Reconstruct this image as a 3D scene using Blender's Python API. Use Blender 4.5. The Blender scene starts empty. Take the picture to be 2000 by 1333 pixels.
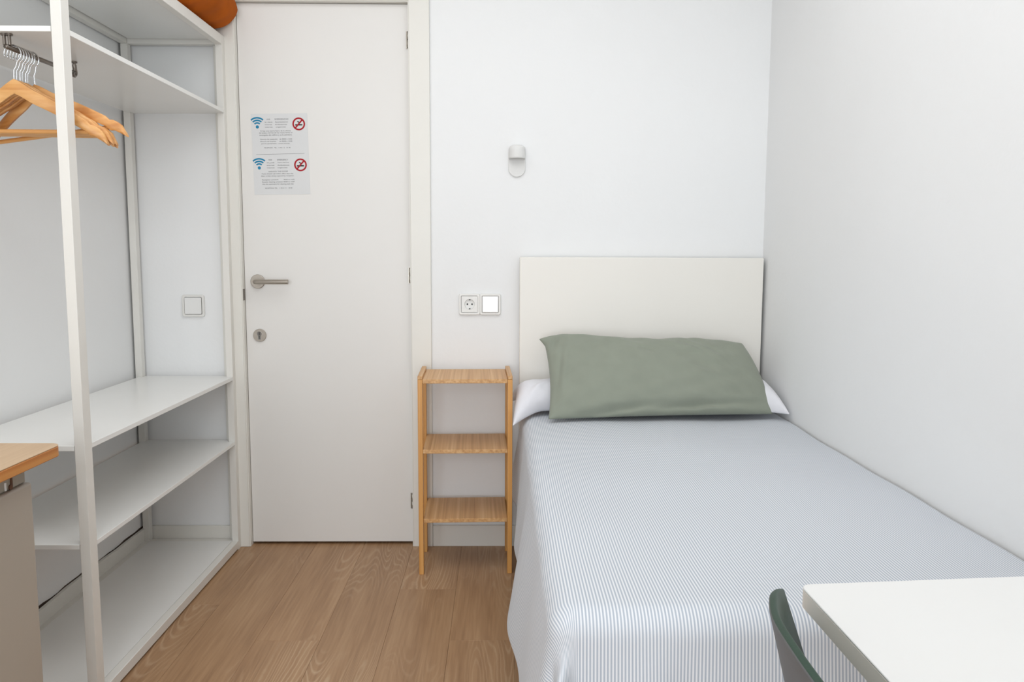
import bpy, bmesh, math, random
import numpy as np
from mathutils import Vector, Matrix
random.seed(7)
C = bpy.context.scene.collection
PI = math.pi

# ------------------------------------------------------------------ camera
def make_camera():
    p, y, r = 0.10883794, 0.01392856, 0.00352645
    f = Vector((math.sin(y)*math.cos(p), math.cos(y)*math.cos(p), -math.sin(p)))
    R = f.cross(Vector((0, 0, 1))).normalized(); U = R.cross(f)
    R2 = math.cos(r)*R+math.sin(r)*U; U2 = -math.sin(r)*R+math.cos(r)*U
    cam = bpy.data.cameras.new('camera'); o = bpy.data.objects.new('camera', cam); C.objects.link(o)
    M = Matrix((R2, U2, -f)).transposed().to_4x4(); M.translation = (0, -3.09338, 1.13962)
    o.matrix_world = M
    cam.sensor_width = 36; cam.lens = 28.637; cam.clip_start = 0.02
    bpy.context.scene.camera = o
make_camera()
S = bpy.context.scene
S.view_settings.view_transform = 'Standard'; S.view_settings.look = 'None'
S.view_settings.gamma = 1; S.view_settings.use_curve_mapping = False
S.view_settings.exposure = 0.07

# ------------------------------------------------------------------ sky, daylight through the window, and an added fill
W = bpy.data.worlds.new('world'); S.world = W; W.use_nodes = True
bg = W.node_tree.nodes['Background']; bg.inputs[0].default_value = (0.80, 0.90, 1.0, 1); bg.inputs[1].default_value = 1.0
def area(name, loc, rot, sx, sy, power, col):
    l = bpy.data.lights.new(name, 'AREA'); l.shape = 'RECTANGLE'; l.size = sx; l.size_y = sy
    l.energy = power; l.color = col
    o = bpy.data.objects.new(name, l); C.objects.link(o); o.location = loc; o.rotation_euler = rot
    return o
area('window_daylight', (-0.50, -5.10, 1.24), (PI/2, 0, 0), 1.7, 2.3, 63, (0.90, 0.95, 1.0))
area('ceiling_fill', (-0.25, -1.6, 2.46), (0, 0, 0), 1.8, 1.8, 17, (0.95, 0.975, 1.0))  # added soft fill from above to even out the room, not a real fixture

# ------------------------------------------------------------------ materials
def mat(name, col, rough=0.5, metal=0.0, noise=0.0, nscale=20.0, bump=0.0, bscale=200.0, spec=0.5, coat=0.0, sheen=0.0):
    m = bpy.data.materials.new(name); m.use_nodes = True; nt = m.node_tree; N = nt.nodes; L = nt.links
    b = N['Principled BSDF']; b.inputs['Roughness'].default_value = rough; b.inputs['Metallic'].default_value = metal
    b.inputs['Specular IOR Level'].default_value = spec; b.inputs['Coat Weight'].default_value = coat
    b.inputs['Sheen Weight'].default_value = sheen
    b.inputs['Base Color'].default_value = (*col, 1)
    tc = N.new('ShaderNodeTexCoord')
    if noise > 0:
        n = N.new('ShaderNodeTexNoise'); n.inputs['Scale'].default_value = nscale; n.inputs['Detail'].default_value = 4
        L.new(tc.outputs['Object'], n.inputs['Vector'])
        r = N.new('ShaderNodeValToRGB')
        r.color_ramp.elements[0].position = .3; r.color_ramp.elements[1].position = .7
        r.color_ramp.elements[0].color = (*[c*(1-noise) for c in col], 1)
        r.color_ramp.elements[1].color = (*[min(1, c*(1+noise)) for c in col], 1)
        L.new(n.outputs['Fac'], r.inputs[0]); L.new(r.outputs[0], b.inputs['Base Color'])
    if bump > 0:
        n2 = N.new('ShaderNodeTexNoise'); n2.inputs['Scale'].default_value = bscale; n2.inputs['Detail'].default_value = 3
        L.new(tc.outputs['Object'], n2.inputs['Vector'])
        bp = N.new('ShaderNodeBump'); bp.inputs['Strength'].default_value = bump; bp.inputs['Distance'].default_value = .002
        L.new(n2.outputs['Fac'], bp.inputs['Height']); L.new(bp.outputs[0], b.inputs['Normal'])
    return m
def srgb(r, g, b):
    f = lambda c: (c/255/12.92) if c/255 <= .04045 else ((c/255+.055)/1.055)**2.4
    return (f(r), f(g), f(b))

M_wall = mat('wall_paint', srgb(240, 240, 239), .75, noise=.012, nscale=1.6, bump=.25, bscale=60, spec=.25)
M_ceil = mat('ceiling_paint', srgb(247, 247, 246), .85)
M_door = mat('door_lacquer', srgb(231, 228, 223), .42, noise=.01, nscale=2, bump=.05, bscale=40)
M_trim = mat('trim_lacquer', srgb(231, 228, 220), .38, noise=.01, nscale=5)
M_rack = mat('white_rack_paint', srgb(232, 229, 222), .35, noise=.015, nscale=8, bump=.08, bscale=90)
M_shelf = mat('white_melamine', srgb(240, 239, 235), .28, noise=.012, nscale=6)
M_head = mat('headboard_cream', srgb(240, 236, 228), .45, noise=.008, nscale=3)
M_plastic = mat('white_plastic', srgb(229, 227, 222), .3)
M_gloss = mat('glossy_white_plastic', srgb(236, 235, 232), .12, coat=.4)
M_hole = mat('dark_socket_hole', srgb(18, 16, 15), .5)
M_steel = mat('brushed_steel', srgb(176, 168, 158), .34, metal=.9, noise=.04, nscale=60)
M_chrome = mat('chrome', srgb(214, 216, 218), .12, metal=1.0)
M_dsteel = mat('dark_steel', srgb(120, 112, 104), .35, metal=.9)
M_hinge = mat('hinge_steel', srgb(150, 144, 134), .3, metal=.85)
M_matte = mat('sconce_paint', srgb(228, 227, 224), .55)
M_white = mat('white_cotton', srgb(233, 232, 236), .85, noise=.012, nscale=30, bump=.25, bscale=500, spec=.2, sheen=.15)
M_green = mat('sage_cotton', srgb(146, 151, 137), .88, noise=.03, nscale=14, bump=.3, bscale=600, spec=.15, sheen=.2)
M_rust = mat('rust_velvet', srgb(178, 88, 12), .85, noise=.16, nscale=9, bump=.3, bscale=300, spec=.15)
M_desk = mat('white_desk_laminate', srgb(232, 231, 228), .32)
M_deskedge = mat('cream_desk_edging', srgb(240, 233, 222), .5)
M_chair = mat('dark_green_plastic', srgb(14, 52, 32), .5, noise=.04, nscale=30, bump=.06, bscale=400)
M_chair_out = mat('grey_chair_shell_back', srgb(96, 96, 97), .5)
M_fridge = mat('beige_fridge_enamel', srgb(178, 168, 155), .4, noise=.015, nscale=4)
M_fridge2 = mat('grey_fridge_trim', srgb(160, 152, 138), .5, noise=.05, nscale=12)
M_rust2 = mat('rusty_hinge', srgb(92, 60, 38), .7, noise=.3, nscale=60)
M_dark = mat('dark_cap', srgb(82, 76, 66), .6)
M_paper = mat('paper', srgb(222, 222, 221), .8, spec=.2)
M_ink = mat('grey_print', srgb(112, 112, 114), .8)
M_ink2 = mat('black_print', srgb(34, 30, 30), .8)
M_blue = mat('teal_blue_print', srgb(36, 132, 170), .8)
M_red = mat('red_print', srgb(170, 18, 32), .8)
M_matt = mat('mattress_ticking', srgb(222, 222, 220), .9, bump=.2)
M_bedwood = mat('bed_base_fabric', srgb(150, 150, 152), .9)
M_backing = mat('dark_backing', srgb(70, 62, 55), .9)

def wood(name, dark, mid, light, axis='X', scale=1.0, rough=.45, bands=90, ringy=.5):
    m = bpy.data.materials.new(name); m.use_nodes = True; nt = m.node_tree; N = nt.nodes; L = nt.links
    b = N['Principled BSDF']; b.inputs['Roughness'].default_value = rough
    tc = N.new('ShaderNodeTexCoord'); mp = N.new('ShaderNodeMapping')
    s = {'X': (1.2, bands, bands), 'Y': (bands, 1.2, bands), 'Z': (bands, bands, 1.2)}[axis]
    mp.inputs['Scale'].default_value = [v*scale for v in s]
    oi = N.new('ShaderNodeObjectInfo'); mu = N.new('ShaderNodeMath'); mu.operation = 'MULTIPLY'; mu.inputs[1].default_value = 37
    L.new(oi.outputs['Random'], mu.inputs[0]); L.new(mu.outputs[0], mp.inputs['Location'])
    L.new(tc.outputs['Object'], mp.inputs['Vector'])
    n = N.new('ShaderNodeTexNoise'); n.inputs['Scale'].default_value = 1; n.inputs['Detail'].default_value = 3
    L.new(mp.outputs[0], n.inputs['Vector'])
    r = N.new('ShaderNodeValToRGB'); e = r.color_ramp.elements
    e[0].position = .28; e[0].color = (*dark, 1); e[1].position = .72; e[1].color = (*light, 1)
    k = e.new(.5); k.color = (*mid, 1)
    L.new(n.outputs['Fac'], r.inputs[0]); L.new(r.outputs[0], b.inputs['Base Color'])
    return m
M_bamX = wood('bamboo_shelf_strips', srgb(186, 136, 84), srgb(206, 158, 104), srgb(222, 180, 130), 'Y', 1.0, .42, 110)
M_bamZ = wood('bamboo_post', srgb(200, 140, 70), srgb(216, 158, 88), srgb(226, 174, 106), 'Z', 1.0, .4, 60)
M_hang = wood('hanger_beech', srgb(196, 130, 66), srgb(217, 158, 92), srgb(232, 182, 120), 'X', 1.0, .4, 60)
M_desktop = wood('oak_desk_top', srgb(186, 152, 116), srgb(199, 168, 132), srgb(208, 178, 144), 'Y', 1.0, .4, 40)
M_deskside = wood('orange_wood_edge', srgb(168, 98, 36), srgb(194, 122, 54), srgb(206, 140, 72), 'Y', 1.0, .4, 90)

def plank_mat():
    m = bpy.data.materials.new('oak_plank'); m.use_nodes = True; nt = m.node_tree; N = nt.nodes; L = nt.links
    b = N['Principled BSDF']; b.inputs['Roughness'].default_value = .42; b.inputs['Specular IOR Level'].default_value = .4
    tc = N.new('ShaderNodeTexCoord'); oi = N.new('ShaderNodeObjectInfo')
    sc = N.new('ShaderNodeVectorMath'); sc.operation = 'SCALE'; sc.inputs['Scale'].default_value = 13.7
    cmb = N.new('ShaderNodeCombineXYZ')
    for i in range(3): L.new(oi.outputs['Random'], cmb.inputs[i])
    L.new(cmb.outputs[0], sc.inputs[0])
    add = N.new('ShaderNodeVectorMath'); add.operation = 'ADD'
    L.new(tc.outputs['Object'], add.inputs[0]); L.new(sc.outputs[0], add.inputs[1])
    def mapped(s):
        mp = N.new('ShaderNodeMapping'); mp.inputs['Scale'].default_value = s; L.new(add.outputs[0], mp.inputs[0]); return mp
    def noise(mp, scale, detail, dist=0.0):
        n = N.new('ShaderNodeTexNoise'); n.inputs['Scale'].default_value = scale; n.inputs['Detail'].default_value = detail
        n.inputs['Distortion'].default_value = dist; L.new(mp.outputs[0], n.inputs['Vector']); return n
    def math_(op, a, bb=None):
        k = N.new('ShaderNodeMath'); k.operation = op
        for i, v in enumerate((a, bb)):
            if v is None: continue
            if isinstance(v, (int, float)): k.inputs[i].default_value = v
            else: L.new(v, k.inputs[i])
        return k.outputs[0]
    big = noise(mapped((8.5, .95, 1)), 1.0, 1.0, .15)         # cathedral field
    fine = noise(mapped((130, 5, 1)), 1.0, 4)                  # pores along the board
    mid = noise(mapped((16, 1.2, 1)), 1.0, 3)
    ph = math_('ADD', math_('MULTIPLY', big.outputs['Fac'], 30.0), math_('MULTIPLY', noise(mapped((26, 26, 1)), 1, 2).outputs['Fac'], .35))
    fr = math_('FRACT', ph)
    tri = math_('ABSOLUTE', math_('SUBTRACT', fr, .5))         # 0 at line centre
    mask = math_('MULTIPLY', math_('SUBTRACT', noise(mapped((3.4, 1.6, 1)), 1.0, 1).outputs['Fac'], .47), 5.0)
    mk = N.new('ShaderNodeClamp'); L.new(mask, mk.inputs[0])
    line = N.new('ShaderNodeMapRange'); L.new(tri, line.inputs[0])
    line.inputs[1].default_value = .02; line.inputs[2].default_value = .24; line.inputs[3].default_value = 1; line.inputs[4].default_value = 0
    r = N.new('ShaderNodeValToRGB'); e = r.color_ramp.elements
    e[0].position = .3; e[0].color = (*srgb(150, 114, 82), 1); e[1].position = .72; e[1].color = (*srgb(186, 150, 114), 1)
    k = e.new(.5); k.color = (*srgb(170, 133, 98), 1)
    mixn = math_('ADD', math_('MULTIPLY', fine.outputs['Fac'], .5), math_('MULTIPLY', mid.outputs['Fac'], .5))
    L.new(mixn, r.inputs[0])
    mx = N.new('ShaderNodeMix'); mx.data_type = 'RGBA'
    L.new(math_('MULTIPLY', math_('MULTIPLY', line.outputs[0], mk.outputs[0]), .55), mx.inputs['Factor'])
    L.new(r.outputs[0], mx.inputs['A']); mx.inputs['B'].default_value = (*srgb(208, 180, 148), 1)
    hs = N.new('ShaderNodeHueSaturation'); L.new(mx.outputs['Result'], hs.inputs['Color'])
    hs.inputs['Hue'].default_value = .5
    L.new(math_('ADD', math_('MULTIPLY', oi.outputs['Random'], .07), .965), hs.inputs['Value'])
    L.new(hs.outputs[0], b.inputs['Base Color'])
    bp = N.new('ShaderNodeBump'); bp.inputs['Strength'].default_value = .15; bp.inputs['Distance'].default_value = .001
    L.new(fine.outputs['Fac'], bp.inputs['Height']); L.new(bp.outputs[0], b.inputs['Normal'])
    return m
M_plank = plank_mat()

def stripe_mat():
    m = bpy.data.materials.new('striped_seersucker'); m.use_nodes = True; nt = m.node_tree; N = nt.nodes; L = nt.links
    b = N['Principled BSDF']; b.inputs['Roughness'].default_value = .9; b.inputs['Specular IOR Level'].default_value = .15
    b.inputs['Sheen Weight'].default_value = .15
    uv = N.new('ShaderNodeUVMap'); uv.uv_map = 'UVMap'
    sep = N.new('ShaderNodeSeparateXYZ'); L.new(uv.outputs[0], sep.inputs[0])
    mm = N.new('ShaderNodeMath'); mm.operation = 'MULTIPLY'; mm.inputs[1].default_value = 2*PI/0.0056; L.new(sep.outputs[0], mm.inputs[0])
    sn = N.new('ShaderNodeMath'); sn.operation = 'SINE'; L.new(mm.outputs[0], sn.inputs[0])
    mr = N.new('ShaderNodeMapRange'); mr.inputs[1].default_value = -.6; mr.inputs[2].default_value = .6; L.new(sn.outputs[0], mr.inputs[0])
    no = N.new('ShaderNodeTexNoise'); no.inputs['Scale'].default_value = 700; L.new(uv.outputs[0], no.inputs['Vector'])
    mx = N.new('ShaderNodeMix'); mx.data_type = 'RGBA'; L.new(mr.outputs[0], mx.inputs['Factor'])
    mx.inputs['A'].default_value = (*srgb(176, 183, 193), 1); mx.inputs['B'].default_value = (*srgb(228, 229, 231), 1)
    L.new(mx.outputs['Result'], b.inputs['Base Color'])
    bp = N.new('ShaderNodeBump'); bp.inputs['Strength'].default_value = .2; bp.inputs['Distance'].default_value = .0008
    L.new(no.outputs['Fac'], bp.inputs['Height']); L.new(bp.outputs[0], b.inputs['Normal'])
    return m
M_stripe = stripe_mat()

def glass_mat():
    m = bpy.data.materials.new('window_glass'); m.use_nodes = True; nt = m.node_tree; N = nt.nodes; L = nt.links
    for n in list(N):
        if n.type == 'BSDF_PRINCIPLED': N.remove(n)
    t = N.new('ShaderNodeBsdfTransparent'); g = N.new('ShaderNodeBsdfGlossy'); g.inputs['Roughness'].default_value = .02
    f = N.new('ShaderNodeFresnel'); f.inputs[0].default_value = 1.2
    x = N.new('ShaderNodeMixShader'); L.new(f.outputs[0], x.inputs[0]); L.new(t.outputs[0], x.inputs[1]); L.new(g.outputs[0], x.inputs[2])
    L.new(x.outputs[0], N['Material Output'].inputs[0]); return m
M_glass = glass_mat()

# ------------------------------------------------------------------ builders
def obj(name, bm, m, parent=None, smooth=False, bevel=0.0, seg=2, ang=0.6):
    bmesh.ops.recalc_face_normals(bm, faces=bm.faces[:])
    me = bpy.data.meshes.new(name); bm.to_mesh(me); bm.free()
    for mm in (m if isinstance(m, (list, tuple)) else [m]): me.materials.append(mm)
    o = bpy.data.objects.new(name, me); C.objects.link(o)
    if parent: o.parent = parent
    if smooth:
        for p in me.polygons: p.use_smooth = True
    if bevel:
        b = o.modifiers.new('bevel', 'BEVEL'); b.width = bevel; b.segments = seg; b.limit_method = 'ANGLE'; b.angle_limit = ang
        b.harden_normals = False
        for p in me.polygons: p.use_smooth = True
        me.set_sharp_from_angle(angle=.7)
    return o
def B(): return bmesh.new()
def box(bm, x0, x1, y0, y1, z0, z1, mi=0):
    vs = [bm.verts.new((x, y, z)) for x in (x0, x1) for y in (y0, y1) for z in (z0, z1)]
    for idx in ((0, 1, 3, 2), (4, 6, 7, 5), (0, 4, 5, 1), (2, 3, 7, 6), (0, 2, 6, 4), (1, 5, 7, 3)):
        f = bm.faces.new([vs[i] for i in idx]); f.material_index = mi
    return vs
def prism(bm, pts, z0, z1, axis='Z', mi=0):
    def P(a, b, c): return {'Z': (a, b, c), 'Y': (a, c, b), 'X': (c, a, b)}[axis]
    lo = [bm.verts.new(P(a, b, z0)) for a, b in pts]; hi = [bm.verts.new(P(a, b, z1)) for a, b in pts]
    n = len(pts)
    bm.faces.new(lo[::-1]).material_index = mi; bm.faces.new(hi).material_index = mi
    for i in range(n):
        bm.faces.new((lo[i], lo[(i+1) % n], hi[(i+1) % n], hi[i])).material_index = mi
def tube(bm, pts, r, seg=12, cap=True):
    pts = [Vector(p) for p in pts]; rings = []; up = None
    for i, p in enumerate(pts):
        t = (pts[min(i+1, len(pts)-1)]-pts[max(i-1, 0)]).normalized()
        if up is None: up = Vector((0, 0, 1)) if abs(t.z) < .9 else Vector((1, 0, 0))
        n = (up-t*up.dot(t)).normalized(); up = n; b = t.cross(n)
        rr = r[i] if isinstance(r, (list, tuple)) else r
        rings.append([bm.verts.new(p+(n*math.cos(2*PI*k/seg)+b*math.sin(2*PI*k/seg))*rr) for k in range(seg)])
    for a, b2 in zip(rings, rings[1:]):
        for k in range(seg): bm.faces.new((a[k], a[(k+1) % seg], b2[(k+1) % seg], b2[k]))
    if cap: bm.faces.new(rings[0][::-1]); bm.faces.new(rings[-1])
def cyl(bm, c, axis, r, h, seg=32):
    d = {'X': Vector((1, 0, 0)), 'Y': Vector((0, 1, 0)), 'Z': Vector((0, 0, 1))}[axis]
    tube(bm, [Vector(c), Vector(c)+d*h], r, seg)
def rrect(x0, x1, y0, y1, r, n=6):
    out = []
    for cx, cy, a0 in ((x1-r, y1-r, 0), (x0+r, y1-r, PI/2), (x0+r, y0+r, PI), (x1-r, y0+r, 1.5*PI)):
        for k in range(n+1):
            a = a0+PI/2*k/n; out.append((cx+r*math.cos(a), cy+r*math.sin(a)))
    return out
def thing(name, label, cat, loc=(0, 0, 0), group=None):
    o = bpy.data.objects.new(name, None); C.objects.link(o); o.location = loc; o.empty_display_size = .05
    o['label'] = label; o['category'] = cat
    if group: o['group'] = group
    return o
def tag(o, label, cat, group=None):
    o['label'] = label; o['category'] = cat
    if group: o['group'] = group
    return o
def struct(name, bm, m, **k):
    o = obj(name, bm, m, **k); o['kind'] = 'structure'; return o

XL, XR, YB, YF, ZC = -1.375, 0.989, -0.015, -4.95, 2.52
DX0, DX1, DZ = -0.9658, -0.3408, 2.038

# ------------------------------------------------------------------ structure
bm = B()
box(bm, XL-.1, DX0-.004, YB, .15, -.05, ZC); box(bm, DX1+.004, XR+.1, YB, .15, -.05, ZC); box(bm, DX0-.004, DX1+.004, YB, .15, DZ+.004, ZC)
struct('wall_back', bm, M_wall)['label'] = 'plain white painted wall with the door and headboard'
bm = B(); box(bm, DX0-.004, DX1+.004, .10, .15, -.05, DZ+.004); struct('door_backing', bm, M_backing)['label'] = 'dark panel added behind the closed door to block light'  # added dark backing, keeps world light out of the door gaps
bm = B(); box(bm, XL-.1, XL, YF-.15, YB, -.05, ZC); struct('wall_left', bm, M_wall)['label'] = 'white wall behind the open wardrobe rack'
bm = B(); box(bm, XR, XR+.1, YF-.15, YB, -.05, ZC); struct('wall_right', bm, M_wall)['label'] = 'greyish white wall along the right side of the bed'
WX0, WX1, WZ0, WZ1 = -1.34, .36, .06, 2.36; WH = WZ1-WZ0; WW = (WX1-WX0)/2
bm = B()
box(bm, XL, WX0, YF-.15, YF, -.05, ZC); box(bm, WX1, XR, YF-.15, YF, -.05, ZC)
box(bm, WX0, WX1, YF-.15, YF, -.05, WZ0); box(bm, WX0, WX1, YF-.15, YF, WZ1, ZC)
struct('wall_front', bm, M_wall)
bm = B(); box(bm, XL-.1, XR+.1, YF-.15, .15, ZC, ZC+.1); struct('ceiling', bm, M_ceil)
# window behind the camera
w = bpy.data.objects.new('window_1', None); C.objects.link(w); w.location = ((WX0+WX1)/2, YF, WZ0); w['kind'] = 'structure'
bm = B(); t = .05
for a in ((-WW, -WW+t, 0, WH), (WW-t, WW, 0, WH), (-.03, .03, t, WH-t)): box(bm, a[0], a[1], -.09, -.04, a[2], a[3])
box(bm, -WW+t, WW-t, -.09, -.04, 0, t); box(bm, -WW+t, WW-t, -.09, -.04, WH-t, WH)
obj('window_frame', bm, M_trim, w)
for a, b_ in ((-WW+t, -.03), (.03, WW-t)):
    bm = B(); box(bm, a, b_, -.068, -.064, t, WH-t); obj('pane', bm, M_glass, w)

# floor: sub-base with a plank for every board
bm = B(); box(bm, XL-.1, XR+.1, YF-.15, .15, -.06, -.012); floor = struct('floor', bm, M_backing)
floor['label'] = 'brown oak plank floor running towards the door'
PW = .19; ends = {}
joint = {3: -.433, 4: -.80, 1: -.798, 2: -1.42, 0: -1.25, -1: -.55, 5: -.35, 6: -1.1, 7: -.6, 8: -1.3, 9: -.2, -2: -1.0, -3: -.7}
gap = .0002; meshes = {}
for k in range(-3, 10):
    x0 = -.91+PW*k; x1 = min(x0+PW, XR); x0 = max(x0, XL)
    if x1-x0 < .01: continue
    cuts = [.1]; y = joint.get(k, -.5)
    while y > YF: cuts.append(y); y -= 1.22
    cuts.append(YF)
    for a, b_ in zip(cuts, cuts[1:]):
        w_ = round(x1-x0-2*gap, 4); l_ = round(a-b_-2*gap, 4)
        bm = B(); box(bm, -w_/2, w_/2, -l_/2, l_/2, -.0118, 0)
        o = obj('plank', bm, M_plank, floor, bevel=.0004, seg=1); o.location = ((x0+x1)/2, (a+b_)/2, 0)

# door with its frame
bm = B(); box(bm, DX0, DX1, 0, .038, .010, DZ)
door = struct('door_1', bm, M_door, bevel=.0015); door['label'] = 'flush cream white door with steel lever handle'
bm = B()
cy = -.03
box(bm, DX0-.079, DX0-.004, cy, YB, 0, DZ+.075); box(bm, DX1+.004, DX1+.079, cy, YB, 0, DZ+.075); box(bm, DX0-.004, DX1+.004, cy, YB, DZ+.004, DZ+.075)
trim = struct('trim_1', bm, M_trim, bevel=.002); trim['label'] = 'cream white door casing'
bm = B()
j = .0035
box(bm, DX0-.004, DX0-.0012, cy+.004, .1, 0, DZ+.004); box(bm, DX1+.0012, DX1+.004, cy+.004, .1, 0, DZ+.004); box(bm, DX0-.0012, DX1+.0012, cy+.004, .1, DZ+.0015, DZ+.004)
box(bm, DX0-.0012, DX0+.012, .0395, .055, 0, DZ+.0015); box(bm, DX1-.012, DX1+.0012, .0395, .055, 0, DZ+.0015); box(bm, DX0+.012, DX1-.012, .0395, .055, DZ-.012, DZ+.0015)
obj('door_jamb', bm, M_trim, trim)
bm = B(); box(bm, DX0-.0041, DX0-.0008, -.024, -.002, .955, .998); obj('strike_plate', bm, M_dsteel, trim)
# lever handle
hc = (-.916, 1.026)
bm = B(); cyl(bm, (hc[0], -.009, hc[1]), 'Y', .0265, .009, 40); hd = obj('door_handle', bm, M_steel, door, bevel=.0015)
hd['label'] = 'brushed steel lever handle on round rose'
bm = B()
pts = [(hc[0], -.0095, hc[1])]+[(hc[0]+.012-.012*math.cos(a), -.036-.012*math.sin(a), hc[1]) for a in [PI/2*k/5 for k in range(6)]]+[(hc[0]+.125, -.048, hc[1])]
tube(bm, pts, .0088, 24); obj('lever', bm, M_steel, hd, smooth=True)
lv = bpy.data.objects['lever']; lv.data.set_sharp_from_angle(angle=.8)
lc = (-.915, .822)
bm = B(); cyl(bm, (lc[0], -.006, lc[1]), 'Y', .0245, .006, 40); lk = obj('lock_escutcheon', bm, M_steel, door, bevel=.001)
bm = B(); cyl(bm, (lc[0], -.009, lc[1]+.006), 'Y', .0088, .0028, 24); box(bm, lc[0]-.0048, lc[0]+.0048, -.0085, -.0062, lc[1]-.016, lc[1])
obj('lock_cylinder', bm, M_chrome, lk)
bm = B(); box(bm, lc[0]-.0011, lc[0]+.0011, -.0098, -.0091, lc[1]+.001, lc[1]+.012)
box(bm, lc[0]-.008, lc[0]-.0055, -.0075, -.0062, lc[1]+.006, lc[1]+.012); box(bm, lc[0]-.0008, lc[0]+.0012, -.0092, -.0086, lc[1]-.014, lc[1]-.001)
obj('keyhole', bm, M_hole, lk)
for z0 in (1.884, 1.023, .148):
    bm = B(); xh = DX1+.0015
    box(bm, xh-.010, xh-.002, -.0025, -.0002, z0-.004, z0+.058)
    h = obj('hinge', bm, M_hinge, door)
    for a, b_ in ((z0, z0+.0255), (z0+.0285, z0+.054)):
        bm = B(); cyl(bm, (xh-.0025, -.0068, a), 'Z', .0042, b_-a, 16); obj('knuckle', bm, M_hinge, h, smooth=True)
    bm = B(); cyl(bm, (xh-.0025, -.0068, z0-.002), 'Z', .003, .058, 12); obj('hinge_pin', bm, M_hole, h)

# skirting boards
bm = B(); box(bm, DX1+.0795, XR, YB-.012, YB, 0, .083); struct('baseboard_back', bm, M_trim, bevel=.0015)
bm = B(); box(bm, XL, DX0-.0795, YB-.012, YB, 0, .083); struct('baseboard_back_left', bm, M_trim, bevel=.0015)
bm = B(); box(bm, XR-.010, XR, YF, YB-.0125, 0, .083); struct('baseboard_right', bm, M_trim, bevel=.0015)
bm = B()    # the left skirting has come away from the wall and leaves a dark wavy gap
n = 60; prev = None
for i in range(n+1):
    y = YB-.0125+(YF-YB+.0125)*i/n
    g = .0035+.0025*math.sin(i*.9)+.0018*math.sin(i*2.3+1)+(.003 if 8 < i < 20 else 0)
    g = max(.001, g)
    cur = [bm.verts.new((XL+a, y, z)) for a, z in ((g*.2, 0), (g, .083), (g+.011, .083), (g*.2+.011, 0))]
    if prev:
        for k in range(4): bm.faces.new((prev[k], prev[(k+1) % 4], cur[(k+1) % 4], cur[k]))
    else: bm.faces.new(cur)
    prev = cur
bm.faces.new(prev[::-1]); struct('baseboard_left', bm, M_trim)
bm = B()
prev = None
for i in range(121):
    y = YB-.0125+(YF-YB+.0125)*i/120
    h = .0832+.0025+.0022*math.sin(i*.7)+.002*math.sin(i*1.9+.5)+(.004 if 26 < i < 36 else 0)*abs(math.sin(i*1.3))
    cur = [bm.verts.new((XL+a, y, z)) for a, z in ((0, .05), (0, h), (.0008, h), (.0008, .05))]
    if prev:
        for k in range(4): bm.faces.new((prev[k], prev[(k+1) % 4], cur[(k+1) % 4], cur[k]))
    else: bm.faces.new(cur)
    prev = cur
bm.faces.new(prev[::-1])
o = obj('dirty_joint', bm, mat('grimy_joint', srgb(84, 70, 60), .9), bpy.data.objects['baseboard_left'])

# ------------------------------------------------------------------ bed
BX0, BX1, BY0, BY1, BZ = .072, .968, -.075, -1.86, .560
bed = thing('bed', 'single bed against the right wall with a tall flat cream headboard', 'bed', (.53, -.97, 0))
def bo(name, bm, m, **k):
    o = obj(name, bm, m, **k); o.parent = bed; o.matrix_parent_inverse = Matrix.Translation(bed.location).inverted(); return o
def adopt(o, p):
    o.parent = p; o.matrix_parent_inverse = Matrix.Translation(p.location).inverted(); return o
bm = B(); box(bm, .070, .977, -.068, -.029, .02, 1.121); bo('headboard', bm, M_head, bevel=.003)
bm = B(); prism(bm, rrect(BX0+.012, BX1, BY1+.012, BY0, .03), .14, .345); bo('bed_base', bm, M_bedwood, bevel=.01)
bm = B(); prism(bm, rrect(BX0+.014, BX1, BY1+.014, BY0, .05), .346, BZ-.012); bo('mattress', bm, M_matt, bevel=.045, seg=5)
for x in (BX0+.07, BX1-.07):
    for y in (BY0-.08, BY1+.08):
        bm = B(); tube(bm, [(x, y, 0), (x, y, .139)], [.018, .024], 20); bo('leg', bm, M_dsteel)

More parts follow.
